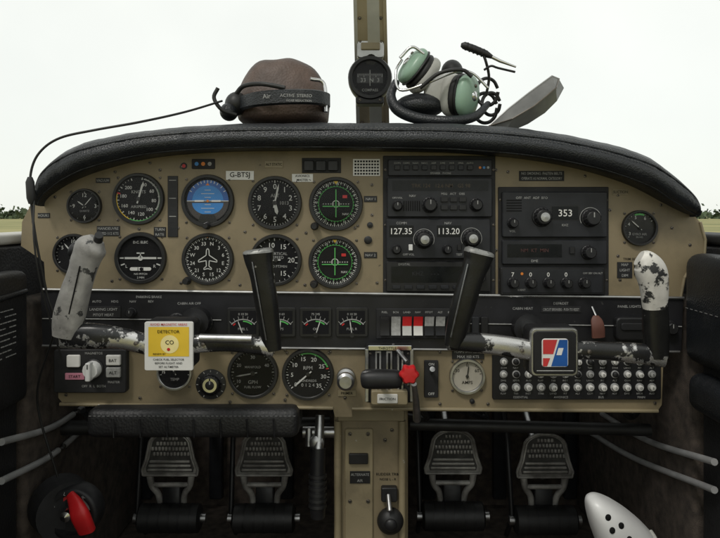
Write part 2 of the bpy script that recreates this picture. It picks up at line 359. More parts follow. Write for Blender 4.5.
# circuit breakers
p.box(492,352.5,660,399,-.004,.001,STRIP,2,.6)
p.placard(497,347,562,353.5,['LIGHTS  RADIO  TURN COORD  FLAP'],BLKM,y=-.0062)
names=['COM','NAV','ADF','DME','XPDR','AUD','FLAP','T&B','INST','STRB','LAND','PIT','ALT']
for row,(yy,r) in enumerate([(361,3.9),(373.5,3.9),(386.5,4.3)]):
    for i in range(13):
        x=503+i*12.3+random.uniform(-.3,.3)
        if row==0 and 2<i<6: continue
        m=[CARD,WHTD,CARD,BLK,CARD][(i*3+row*2+i//3)%5] if row!=1 else [CARD,BLK,WHTD,CARD][(i*5+i//2)%4]
        p.lathe(x,yy,[(r,-.004),(r,-.0055),(r*.74,-.006),(r*.74,-.005)],ALUP,16)
        h=random.choice([.008,.010,.010,.012])
        p.lathe(x,yy,[(r*.68,-.004),(r*.64,-h),(r*.5,-h-.0006),(.01,-h-.0006)],m,14)
        if m is not BLK: p.text(random.choice(['5','10','15','20']),x,yy,2.2,-h-.0009,DARK)
        p.text(names[(i+row*3)%13],x,yy+6.2,1.8,-.0046,WHTD)
for i in range(4): p.text(['ESSENTIAL','AVIONICS','BUS','MAIN'][i],520+i*40,396.3,2.2,-.0046,WHTD)
p.done()

# ================================================================= GAUGES
def gauge(name,cx,cy,r,nums=(),ticks=None,needles=(),arcs=(),labels=(),face=DIAL,nr=.64,nh=.16,extra=None,screws=True,bez=BEZ,tm=WHT,bw=.87,hub=True,done=True):
    g=O(name)
    g.lathe(cx,cy,[(r*1.02,.004),(r*1.02,-.003),(r*.99,-.0065),(r*(bw+.03),-.0065),(r*bw,-.0055),(r*bw,-.0008)],bez,48)
    g.disc(cx,cy,r*(bw+.01),-.0012,face,48)
    if ticks:
        n,a1,a2,maj=ticks
        for i in range(n+1):
            a=a1+(a2-a1)*i/n
            g.tick(cx,cy,r*(bw-(.11 if i%maj==0 else .07)),r*(bw-.015),a,r*(.035 if i%maj==0 else .018),-.0017,tm)
    for t,a in nums: g.text(t,cx+nr*r*math.sin(R(a)),cy-nr*r*math.cos(R(a)),r*nh,-.0017,tm)
    for r1,r2,a1,a2,m in arcs: g.arc(cx,cy,r*r1,r*r2,a1,a2,-.0021,m)
    for t,dx,dy,h in labels: g.text(t,cx+dx*r,cy+dy*r,h*r,-.0019,WHTD if tm is WHT else tm)
    if extra: extra(g,cx,cy,r)
    for i,(a,l,wd,m) in enumerate(needles): g.needle(cx,cy,a,l*r,wd*r,-.003-.0004*i,m)
    if hub and needles: g.lathe(cx,cy,[(r*.09,-.002),(r*.08,-.0042),(.01,-.0044)],BEZ,16)
    g.disc(cx,cy,r*(bw+.005),-.0052,GLASS,48)
    if screws:
        for a in (45,135,225,315): g.screw(cx+r*1.17*math.cos(R(a)),cy+r*1.17*math.sin(R(a)),1.5)
    if done: g.done()
    return g
gauge('clock',85,206,17,[('12',0),('3',90),('6',180),('9',270)],(12,0,360,3),[(305,.5,.07,WHT),(40,.7,.05,WHT)],nh=.22,labels=[('QUARTZ',0,.3,.1)])
gauge('airspeed_indicator',139,199,25.5,[(str(40+20*i),22+i*37) for i in range(9)],(36,10,340,4),[(16,.72,.08,WHT)],
      [(.78,.83,15,120,WHTD),(.84,.87,60,205,GRN),(.84,.87,205,285,YEL),(.74,.87,284,288,RED)],[('KNOTS',0,-.28,.12),('AIRSPEED',0,.3,.1)],nr=.6,nh=.13)
def att(g,cx,cy,r):
    R1=r*.80
    up=[(cx+R1*math.cos(a),cy+R1*math.sin(a)) for a in [math.pi+math.pi*i/24 for i in range(25)]]
    lo=[(cx+R1*math.cos(a),cy+R1*math.sin(a)) for a in [math.pi*i/24 for i in range(25)]]
    g.flat(up,-.0016,BLU); g.flat(lo,-.0016,BRN)
    g.arc(cx,cy,r*.60,r*.80,-90,90,-.00175,NAVY)
    sk=[(cx+r*.6*math.cos(a),cy+2+r*.45*math.sin(a)) for a in [math.pi*i/24 for i in range(25)]]; g.flat(sk,-.00172,BLU)
    g.rect(cx-R1,cy-.4,cx+R1,cy+.4,-.0019,WHT)
    for i in (-3,-2,-1,1,2,3): w_=.12*r if i%2 else .25*r; g.rect(cx-w_,cy+i*r*.14-.25,cx+w_,cy+i*r*.14+.25,-.0019,WHT)
    for a in (-60,-45,-30,-20,-10,0,10,20,30,45,60): g.tick(cx,cy,r*.70,r*.80,a,.7,-.0021,WHT)
    g.rect(cx-r*.5,cy-.8,cx-r*.15,cy+.8,-.0026,CARD); g.rect(cx+r*.15,cy-.8,cx+r*.5,cy+.8,-.0026,CARD); g.disc(cx,cy,1.3,-.0026,ORG,12)
    g.flat([(cx-2,cy-r*.6),(cx+2,cy-r*.6),(cx,cy-r*.69)],-.0026,ORG)
    g.flat([(cx-r*.4,cy+r*.84),(cx-r*.25,cy+r*.5),(cx+r*.25,cy+r*.5),(cx+r*.4,cy+r*.84)],-.0028,BLK); g.knob(cx,cy+r*.95,3,.012,BLK,yb=-.006,mark=False)
gauge('attitude_indicator',208,201,26,extra=att)
gauge('altimeter',275,203,26.5,[(str(i),i*36) for i in range(10)],(50,0,360,5),[(168,.45,.13,WHT),(12,.74,.07,WHT)],labels=[('ALT',0,-.28,.13),('1013',.36,0,.13)],nh=.2,nr=.62)
def vor(g,cx,cy,r):
    for i in range(36): g.tick(cx,cy,r*.66,r*(.70 if i%3 else .73),i*10+4,.5,-.0019,GRN)
    for i in range(-5,6):
        if i: g.disc(cx+i*r*.095,cy,.7,-.0021,WHTD,10)
        if i: g.disc(cx,cy+i*r*.095,.5,-.0021,WHTD,10)
    g.arc(cx,cy,r*.11,r*.14,0,360,-.0021,WHT)
    g.rect(cx-.5,cy-r*.55,cx+.5,cy+r*.5,-.003,GRN); g.rect(cx-r*.5,cy+r*.07,cx+r*.5,cy+r*.07+1.0,-.0032,GRN)
    g.flat([(cx-2.4,cy-r*.86),(cx+2.4,cy-r*.86),(cx,cy-r*.74)],-.003,YEL)
    g.rect(cx+r*.25,cy-r*.33,cx+r*.42,cy-r*.22,-.0022,RED); g.text('NAV',cx+r*.36,cy+r*.38,2.2,-.0022,WHT)
    g.knob(cx-r*.8,cy+r*.84,3.2,.012,BLK,yb=-.005,mark=False)
vn=[(t,i*30+4) for i,t in enumerate(['N','3','6','E','12','15','S','21','24','W','30','33'])]
gauge('vor_indicator',336,204,26.5,vn,(72,4,364,2),extra=vor,nr=.79-.03,nh=.1,tm=WHT,arcs=[(.645,.66,0,360,GRN)])
gauge('vor_indicator',335,262,26,vn,(72,4,364,2),extra=vor,nr=.76,nh=.1,arcs=[(.645,.66,0,360,GRN)])
gauge('exhaust_temperature_gauge',74,254,20,[('5',300),('10',0),('15',60)],(20,-120,120,5),[(-40,.7,.07,WHT)],labels=[('EGT',0,.35,.16)],nh=.18)
def tc(g,cx,cy,r):
    g.rect(cx-r*.62,cy-1,cx+r*.62,cy+1,-.0025,WHT); g.disc(cx,cy,r*.1,-.0026,WHT,16); g.rect(cx-r*.15,cy-r*.22,cx+r*.15,cy-r*.17,-.0026,WHT); g.rect(cx-.5,cy-r*.22,cx+.5,cy,-.0026,WHT)
    for a in (-90,-110,90,110): g.tick(cx,cy,r*.66,r*.82,a,1.3,-.002,WHT)
    g.box(cx-r*.42,cy+r*.36,cx+r*.42,cy+r*.5,-.003,-.0015,CARD,3,.3); g.disc(cx+1,cy+r*.43,r*.07,-.0034,DIAL,16)
    g.rect(cx-r*.1,cy+r*.36,cx-r*.08,cy+r*.5,-.0036,DIAL); g.rect(cx+r*.1,cy+r*.36,cx+r*.12,cy+r*.5,-.0036,DIAL)
    g.text('D.C. ELEC',cx,cy-r*.62,2.4,-.002,WHT); g.text('NO PITCH',cx,cy+r*.62,2,-.002,WHT); g.text('2 MIN',cx,cy+r*.76,2,-.002,WHT); g.text('L',cx-r*.55,cy+r*.32,3,-.002,WHT); g.text('R',cx+r*.55,cy+r*.32,3,-.002,WHT)
gauge('turn_coordinator',141,258,25.5,extra=tc,bw=.85)
def hi(g,cx,cy,r):
    t=[(0,-.42),(.05,-.35),(.06,-.15),(.36,.05),(.36,.12),(.06,.06),(.05,.28),(.15,.36),(.15,.41),(0,.37)]
    o=[(cx+a*r,cy+b*r) for a,b in t]; o2=[(cx-a*r,cy+b*r) for a,b in t[::-1]]
    L=o+o2
    for i in range(len(L)-1):
        a,b=L[i],L[i+1]; dx,dy=b[0]-a[0],b[1]-a[1]; l=math.hypot(dx,dy)
        if l<.01: continue
        nx,ny=-dy/l*.45,dx/l*.45; g.flat([(a[0]+nx,a[1]+ny),(b[0]+nx,b[1]+ny),(b[0]-nx,b[1]-ny),(a[0]-nx,a[1]-ny)],-.0022,WHT)
    for a in range(0,360,45): g.tick(cx,cy,r*.83,r*.9,a,1,-.003,ORG if a==0 else WHT)
    g.knob(cx-r*.78,cy+r*.84,3.2,.012,BLK,yb=-.005,mark=False)
gauge('heading_indicator',208,259,25.5,[(t,a+11) for t,a in vn],(72,15,375,2),extra=hi,nr=.62,nh=.14)
gauge('vertical_speed_indicator',276,260,25.5,[('0',270),('5',310),('10',345),('15',30),('20',90),('5',230),('10',195),('15',150)],(24,-262,82,3),[(268,.75,.07,WHT)],labels=[('VERTICAL',0.1,-.25,.11),('SPEED',0.1,-.1,.11),('100 FT/MIN',.1,.25,.1)],nh=.19,nr=.6)
gauge('suction_gauge',639,228,17.5,[('3',240),('4',290),('5',340),('6',30)],(16,-130,60,4),[(312,.65,.06,WHT)],[(.74,.84,-20,20,GRN)],labels=[('GYRO AIR',0,.35,.13),('IN HG',0,.52,.1)],nh=.18,face=BEZ)
gauge('oil_temperature_gauge',175,372,17.5,[('75',270),('100',330),('245',60)],(12,-100,100,4),[(-30,.65,.08,WHT)],labels=[('TEMP',0,.4,.15)],nh=.15,bez=SIL)
gauge('manifold_pressure_gauge',253,373,25,[('10',240),('20',300),('30',0),('40',60)],(30,-130,130,5),[(-100,.7,.06,WHTD)],labels=[('GPH',0,.35,.14),('FUEL FLOW',0,.55,.09),('MANIFOLD',0,-.25,.09)],nh=.13,tm=WHTD)
gauge('tachometer',308,374,25.5,[(str(5*i),-130+i*38) for i in range(8)],(35,-130,136,5),[(-131,.72,.07,WHT)],[(.79,.85,-20,70,GRN),(.74,.86,72,75,RED)],labels=[('RPM',0,-.25,.14),('HUNDREDS',0,.25,.09),('0 1 2 4',0,.42,.13)],nh=.16,nr=.62)
gauge('ammeter',467,376,17.5,[('30',300),('0',0),('60',60)],(16,-80,80,4),[(8,.65,.06,DIAL)],labels=[('AMPS',0,.35,.18)],nh=.18,face=CREAM,bez=SIL,tm=DIAL,bw=.84)

# ================================================================= RADIOS
def digits(o,t,cx,cy,h,w_,y,frame=True,m=CARD):
    o.rect(cx-w_/2,cy-h*.95,cx+w_/2,cy+h*.95,y,DISP); o.text(t,cx,cy,h*1.0,y-.0005,m,fit=w_*.86)
def btn(o,x,y_,w_,h,d,m): o.box(x-w_/2,y_-h/2,x+w_/2,y_+h/2,-d,-.004,m,.6,.4)
f=O('radio_rack'); f.box(383,156,495,295,-.003,.03,BLKM,1,.5); f.box(498,187,608,296,-.003,.03,BLKM,1,.5)
for a in [(385.3,170),(385.3,225),(385.3,280),(493,170),(493,225),(493,280),(499.8,200),(499.8,280),(606,200),(606,280)]: f.screw(a[0],a[1],1.3,-.003)
f.done()
a=O('audio_panel'); a.box(388,160,491,176,-.008,-.002,GREYF,1,.6)
for i in range(9): btn(a,397+i*9,168,5.5,5,.011,[BLK,GREYF][i%2]); a.text(['COM1','COM2','NAV1','NAV2','ADF','DME','MKR','SPKR','AUTO'][i],397+i*9,163.5,1.7,-.0085,WHTD)
for i,m in enumerate((ORG,BLU,WHTD)): a.disc(479+i*4,168,1.3,-.0086,m,12)
a.text('SPEAKER   PHONE',440,173.5,1.8,-.0085,WHTD); a.done()
a=O('gps_navigator'); a.box(387,178,491,217,-.010,-.002,GREYF,1.5,.8); a.rect(392,181,487,191,-.0104,DISP)
a.text('TRK 124   12.6 NM   GS 98',440,186,3.6,-.0108,M('amber_dim',(.05,.035,.02),.5)); a.knob(429,205,6.5,.014,BLK,yb=-.010); a.knob(475,205,5.5,.012,BLK,yb=-.010); a.knob(397,206,4.5,.011,BLK,yb=-.010)
for i in range(3):
    for j in range(2): a.box(440+i*9,197+j*8,447+i*9,202+j*8,-.013,-.009,BLK,.5,.3)
a.text('NAV',412,196,2.3,-.0105,WHTD); a.text('MSG   ACT   OBS',452,194,2.2,-.0105,WHTD); a.text('OFF/VOL',397,198,1.8,-.0105,WHTD)
for i in range(8): a.rect(403+i*2.2,201,404+i*2.2,211,-.0106,DARK)
a.done()
a=O('nav_com_radio'); a.box(386,219,489,258,-.012,-.002,GREYF,1.5,.8)
digits(a,'127.35',401,231,6,24,-.0124); digits(a,'113.20',448,231,6,24,-.0124)
a.knob(423,239,7.6,.014,BLK,yb=-.012,cap=SIL); a.knob(470,238,7.6,.014,BLK,yb=-.012,cap=SIL)
a.knob(396,249,4,.012,BLK,yb=-.012); a.knob(446,249,4,.012,BLK,yb=-.012)
a.text('COMM',401,223,2.4,-.0125,WHTD); a.text('NAV',447,223,2.4,-.0125,WHTD); a.text('OFF VOL',408,254,2,-.0125,WHTD); a.text('TEST',458,254,2,-.0125,WHTD)
btn(a,410,247,4,6,.015,WPL); btn(a,458,247,4,6,.015,BLK); a.arc(423,239,10,10.5,-120,120,-.0125,WHTD); a.arc(470,238,10,10.5,-120,120,-.0125,WHTD); a.done()
a=O('flight_display_radio'); a.box(386,261,490,291,-.009,-.002,BLK,1.5,.8); a.rect(391,266,462,282,-.0094,DISP); a.text('KHZ  - - - -',425,273,4,-.0098,GREYF)
a.text('DIGITAL',404,263.8,2.2,-.0094,WHTD); a.knob(478,276,5.5,.013,BLK,yb=-.009)
for i in range(6): btn(a,396+i*12,286.5,8,3.6,.011,GREYF)
a.done()
a=O('adf_receiver'); a.box(501,192,605,237,-.010,-.002,GREYF,1.5,.8)
a.box(548,205,578,221,-.0102,-.009,BLK,1,.3); digits(a,'353',563,213,6.8,26,-.0108)
a.knob(540,217,8,.014,BLK,yb=-.010,cap=SIL); a.knob(588,218,7.5,.016,BLK,yb=-.010); a.knob(511,223,4.5,.012,BLK,yb=-.010)
a.text('OFF  ANT  ADF  BFO',530,198,2.4,-.0105,WHTD); a.text('KHZ',563,225,2.2,-.0105,WHTD); a.text('VOL',511,231,2.2,-.0105,WHTD)
for i in range(5): a.rect(505,200+i*2.6,520,201+i*2.6,-.0105,DARK)
a.arc(588,218,10,10.6,-120,120,-.0105,WHTD); a.done()
a=O('dme_receiver'); a.box(501,240,605,264,-.009,-.002,GREYF,1.5,.8); a.rect(506,244,560,257,-.0094,DISP); a.text('NM  KT  MIN',533,250,3.4,-.0098,M('red_dim',(.06,.02,.018),.5))
a.knob(586,252,6,.013,BLK,yb=-.009); btn(a,570,250,5,7,.012,BLK); a.text('DME',533,260.5,2.4,-.0095,WHTD); a.done()
a=O('transponder'); a.box(499,267,602,294,-.011,-.002,BLK,1.5,.8); a.box(501,269,600,292,-.0118,-.0105,GREYF,1,.3)
for i in range(5): a.knob(511+i*17.5,282,4.6,.013,BLK,yb=-.0118,n=20); a.text('7000 0'[i] if i<4 else '',511+i*17.5,273.8,4.2,-.0123,CARD)
a.text('OFF SBY ON ALT',590,272.5,1.8,-.0123,WHTD); a.text('IDENT',519.7,289,1.9,-.0123,WHTD); a.disc(520,273,1.4,-.0124,ORG,12); a.done()

# ================================================================= GLARESHIELD
g=O('glareshield')
keys=[(31,196,206),(33,176,200),(42,158,192),(64,145,179),(100,135,166),(150,127,155),(220,121.5,149.5),(300,120,148.5),(380,120,149),(460,121,151),(530,126,157),(590,136,168),(640,149,184),(675,167,202),(695,184,212),(703,200,215),(703,211,217)]
cv=catmull([Vector((a,b,c)) for a,b,c in keys],8)
prof=[(.03,0,0),(-.02,0,0),(-.038,.0,0),(-.050,.06,0),(-.058,.20,0),(-.060,.38,0),(-.056,.58,0),(-.045,.78,0),(-.028,.93,0),(-.008,1.0,0),(.08,1.04,0),(.22,1.0,0),(.40,.8,0)]
V=[];F=[];m=len(prof)
for qi,q in enumerate(cv):
    px,pt,pb=q
    e=min(1,(min(px-28,706-px))/60+.1)
    A=W(px,pt,-.04);Bq=W(px,pb,-.04); h=A.z-Bq.z
    wob=.0008*math.sin(qi*.9)+.0006*math.sin(qi*2.3)
    for yy,t,_ in prof:
        x=A.x
        if yy>0.05: x=A.x*(1+yy*.05)
        V.append((x, yy+ (1-e)*.03+(wob if yy<0 else 0) ,Bq.z+h*t+(wob*.6 if t>.5 else 0)))
for i in range(len(cv)-1):
    for k in range(m-1): F.append((i*m+k,i*m+k+1,(i+1)*m+k+1,(i+1)*m+k))
g.add(V,F,LEATH)
def gpt(q,t,yy,off=.0015):
    px,pt,pb=q; A=W(px,pt,-.04);Bq=W(px,pb,-.04); e=min(1,(min(px-28,706-px))/60+.1)
    return Vector((A.x,yy+(1-e)*.03-off,Bq.z+(A.z-Bq.z)*t))
g.tube([gpt(q,.62,-.054,.0008) for q in cv[3:-3]],.0018,LEATH,8)
fine=[]
for i in range(3,len(cv)-4):
    for j in range(4): fine.append(cv[i].lerp(cv[i+1],j/4))
for i in range(len(fine)-1):
    if i%2==0: g.tube([gpt(fine[i],.70,-.050,.0012),gpt(fine[i+1],.70,-.050,.0012)],.0006,TH,5); g.tube([gpt(fine[i],.53,-.0575,.0010),gpt(fine[i+1],.53,-.0575,.0010)],.0004,TH,5)
g.tube([gpt(q,.04,-.046,.0006) for q in cv[2:-2]],.0015,LEATH,8)
g.done(60)

# ================================================================= YOKES
def yoke(left):
    o=O('control_yoke',-.14); y=-.14
    if left: hx,hy=172,343
    else: hx,hy=551,350
    c=W(hx,hy,y)
    o.tube([c+Vector((0,.01,.008)),c+Vector((0,.17,.008))],.0125,CHR,20); o.tube([c+Vector((0,.115,.008)),c+Vector((0,.146,.008))],.021,BLK,20)
    o.box(hx-24,hy-24,hx+24,hy+24,-.012,.02,BLK,5,2)
    if left:
        ga=[W(66,336,-.15),W(69,318,-.152),W(75,294,-.156),W(82,272,-.158),W(87,256,-.159),W(92,246,-.16),W(97,239,-.16)]
        o.tube(ga,[.0160,.0190,.0180,.0165,.0180,.0185,.0100],GRIPG,24,6,flat=.82,sq=.72)
        o.ell(W(74,250,-.163),(.007,.007,.010),BLK,(0,20,0),12,8); o.tube([W(98,240,-.165),W(99,235,-.175)],[.006,.005],BLK,14)
        o.tube([W(80,266,-.1725),W(75,288,-.172),W(69,314,-.1685)],.0009,DARK,6,4)
        o.tube([W(62,337,-.15),W(90,336,-.15),W(120,338,-.148),W(150,345,-.145)],[.014,.0165,.0135,.013],ARM,18,6,flat=.7,sq=.75)
        gb=[W(273,350,-.15),W(270,330,-.152),W(266,300,-.156),W(262,275,-.158),W(259,260,-.158),W(258,252,-.158)]
        o.tube(gb,[.0110,.0130,.0145,.0150,.0175,.0190],GRIPB,24,6,flat=.78,sq=.65)
        o.tube([W(258.2,253,-.158),W(258,250.5,-.158),W(257.8,249,-.158)],[.0192,.0185,.0150],CAPM,24,flat=.78,sq=.65)
        o.tube([W(252,262,-.1735),W(259,300,-.170),W(266,340,-.163)],.0010,SIL,6,4)
        o.tube([W(190,344,-.145),W(225,343,-.148),W(255,345,-.15),W(274,348,-.15)],[.012,.0105,.0115,.0115],ARM,18,6,flat=.75,sq=.75)
        o.tube([W(200,338,-.157),W(252,339,-.160)],.0055,SIL,12)
        o.box(hx-24,hy-23,hx+24,hy+25,-.0145,-.0115,CARD,2,.4); o.rect(hx-20,hy-18,hx+20,hy+11,-.0149,YEL)
        o.disc(hx+1,hy-1,9,-.0152,M('pale_yellow',(.8,.68,.3),.5),28); o.disc(hx,hy+4,1.6,-.0156,RED,14)
        o.text('AVOID MAGNETIC AREAS',hx,hy-20.5,2.2,-.0157,REDP,fit=42)
        for i in range(3): o.text(['CHECK FUEL SELECTOR','BEFORE FLIGHT AND','SET ALTIMETER'][i],hx,hy+14+i*3.6,2,-.0152,DARK,fit=40)
        o.text('DETECTOR',hx,hy-13.5,3,-.0157,DARK); o.text('CO',hx+1,hy-3,4,-.0158,DARK)
        o.text('RENEW BY',hx-9,hy+8.5,1.8,-.0157,DARK,fit=18)
    else:
        ga=[W(453,346,-.15),W(457,328,-.152),W(464,302,-.156),W(472,276,-.158),W(477,262,-.158),W(479,253,-.158)]
        o.tube(ga,[.0110,.0135,.0150,.0150,.0170,.0190],GRIPB,24,6,flat=.78,sq=.65)
        o.tube([W(478.8,254,-.158),W(479.5,251,-.158),W(480,249.3,-.158)],[.0192,.0185,.0150],CAPM,24,flat=.78,sq=.65)
        o.tube([W(468,264,-.1735),W(460,298,-.1705),W(451,337,-.163)],.0012,SIL,6,4)
        o.tube([W(448,341,-.15),W(480,343,-.149),W(505,346,-.147),W(530,350,-.145)],[.0115,.0125,.0130,.013],ARM,18,6,flat=.75,sq=.75)
        gb=[W(657,357,-.15),W(656,333,-.152),W(655,305,-.156),W(654,287,-.158),W(651,272,-.158),W(645,262,-.158),W(639,258,-.158)]
        o.tube(gb[:3],[.0135,.0155,.0150],GRIPB,22,6,flat=.8,sq=.7); o.tube([gb[2]+Vector((0,0,-.004))]+gb[3:],[.0148,.0170,.0190,.0160,.0100],GRIPW,24,6,flat=.8,sq=.75)
        o.tube([W(572,350,-.145),W(605,351,-.148),W(635,353,-.15),W(664,357,-.15)],[.012,.0115,.013,.0130],ARM,18,6,flat=.75,sq=.75)
        o.box(hx-24,hy-24,hx+24,hy+24,-.0155,-.0115,TRIM,6,1.5); o.box(hx-21,hy-21,hx+21,hy+21,-.0175,-.015,STRIP,4,.8)
        o.box(hx-13,hy-14,hx+13,hy+14,-.0185,-.017,CARD,3,.5)
        o.flat([(hx-12,hy-13),(hx+2,hy-13),(hx-2,hy+1),(hx-12,hy+1)],-.0189,REDP); o.flat([(hx+4,hy-13),(hx+12,hy-13),(hx+12,hy+13),(hx-4,hy+13)],-.0189,NAVY); o.flat([(hx-12,hy+5),(hx-5,hy+5),(hx-8,hy+13),(hx-12,hy+13)],-.0189,REDP)
        o.flat([(hx+3,hy-5),(hx+8,hy-5),(hx+6,hy+2),(hx+1,hy+2)],-.0193,CARD)
        o.rect(hx-18,hy+17.2,hx+18,hy+17.8,-.0179,WHT)
    for sx in (-32,34): o.lathe(hx+sx,hy-(2 if sx<0 else 1),[(2.2,-.012),(2,-.0175),(.01,-.018)],SCREW,12)
    o.done(45)
yoke(True); yoke(False)

# ================================================================= THROTTLE QUADRANT
t=O('throttle_quadrant',-.03)
t.box(366,346,413,402,-.004,.035,BLKM,2,.8)
t.box(368,344,411,349,-.012,.0,CHR,1,.5); t.box(365,348,368.5,400,-.010,0,SIL,.5,.4); t.box(409.5,348,413,400,-.010,0,SIL,.5,.4)
for x in (378,389,400):
    t.box(x-3.2,350,x+3.2,398,-.007,-.003,SIL,.8,.4); t.rect(x-1.2,352,x+1.2,396,-.0074,DARK)
t.box(371,388,407,402,-.016,0,BEIGE2,2,.8); t.box(377,391,397,400,-.018,-.015,CARD,1,.4); t.text('FRICTION',387,395.5,2.5,-.0186,DARK)
t.tube([W(380,380,-.03),W(380,378,-.09)],.005,SIL,12); t.tube([W(400,384,-.03),W(408,376,-.10)],.004,SIL,12)
t.tube([W(362,379,-.098),W(363.5,379,-.098),W(369,379,-.1),W(394,379,-.1),W(400,379.5,-.098),W(401.5,380,-.098)],[.007,.0105,.0130,.0125,.0105,.006],BLK,20,3,sq=.85)
t.text('THROTTLE',387,346.7,2.5,-.0126,DARK)
for xx in (370,408):
    for yy in (353,384): t.screw(xx,yy,1.4,-.0045)
c=W(409,374,-.11); n=36; V=[];F=[]
pr=[(0,.006),(.8,.006),(1,.003),(1,-.005),(.8,-.009),(0,-.010)]
for i in range(n):
    a=i*2*math.pi/n; rr=.0122*(1+.11*math.cos(6*a))
    for q,yy in pr: V.append(c+Vector((rr*q*math.cos(a),yy,rr*q*math.sin(a))))
for i in range(n):
    j=(i+1)%n
    for k in range(len(pr)-1): F.append((i*6+k,i*6+k+1,j*6+k+1,j*6+k))
t.add(V,F,RED)
t.tube([W(414,384,-.09),W(416,400,-.07),W(417,420,-.05)],[.004,.005,.0055],SIL,12); t.tube([W(393,345,-.03),W(407,362,-.06)],.003,SIL,10)
t.done()

# ================================================================= CENTRE PEDESTAL
c=O('centre_pedestal',.06)
c.box(334,408,408,640,0,.44,BEIGE,3,1.5)
c.box(345,428,373,560,-.004,.001,BEIGE2,2,.8); c.box(349,452,368,462,-.010,-.003,BLK,1,.6)
c.tube([c.w(338,420,-.004),c.w(338,600,-.004)],.006,BEIGE2,10); c.tube([c.w(402,420,-.004),c.w(402,600,-.004)],.006,BEIGE2,10)
for a in [(350,433),(368,433),(350,500),(368,500),(385,440),(385,520),(392,430)]: c.screw(a[0],a[1],2,-.005 if a[0]<370 and a[0]>344 else -.0006)
c.box(381,485,397,499,-.012,.0,BLK,2,.8); c.tube([c.w(388,492,-.012),c.w(389,503,-.03)],.004,SIL,12)
c.ell(c.w(390,518,-.01),(.021,.016,.021),RUB); c.ell(c.w(390,518,-.024),(.010,.006,.010),BLK)
c.text('RUDDER TRIM',388,474,2.6,-.0008,DARK); c.text('NOSE L - R',388,479,2.4,-.0008,DARK)
c.placard(350,470,370,482,['ALTERNATE','AIR'],BLK,y=-.006)
c.box(338,409,404,420,-.006,0,BEIGE2,1,.5)
c.done()
b=O('parking_brake_lever',.10)
b.tube([W(320,415,.06),W(319,440,.05),W(318,452,.045)],[.007,.008,.009],SIL,14,4)
b.tube([W(318,448,.045),W(317.5,470,.04),W(317.5,500,.035),W(318,517,.035)],[.0125,.012,.013,.011],BLK,18,5)
for i in range(6): b.tube([W(317.6,474+i*6,.0385-i*.0008),W(317.6,477+i*6,.038-i*.0008)],.0142,RUB,16)
b.tube([W(303,432,.07),W(335,432,.07)],.009,SIL,12); b.tube([W(309,428,.065),W(309,446,.06)],.006,SIL,12); b.lathe(319,432,[(7,-.04),(7,-.055),(4,-.058),(.01,-.058)],SIL,20)
b.done()
pad=O('knee_pad',-.005); pad.box3(W(92,434,0,-.005)+Vector((0,-.03,0)),W(300,405,0,-.005)+Vector((0,.05,0)),VINYL,.012,4)
for i in range(46): pad.tube([pad.w(97+i*4.4,410,-.0305),pad.w(99.4+i*4.4,410,-.0305)],.0006,TH,5)
for i in range(7): pad.tube([pad.w(120+i*26,413,-.030),pad.w(121+i*26,431,-.030)],.0012,VINYL,6)
pad.done(60)
u=O('wiring_loom')
for i in range(16):
    x=random.uniform(70,640); y0=random.uniform(.05,.2); pts=[W(x+random.uniform(-40,40)*j*.5,400+random.uniform(-4,14)+10*math.sin(j*1.6),y0+.03*j) for j in range(5)]
    u.tube(pts,random.uniform(.002,.006),[RUB,BLK,GREYF][i%3],8,5)
u.tube([W(60,428,.1),W(330,424,.12)],.012,RUB,14); u.tube([W(410,424,.12),W(650,430,.1)],.010,RUB,14)
u.done()
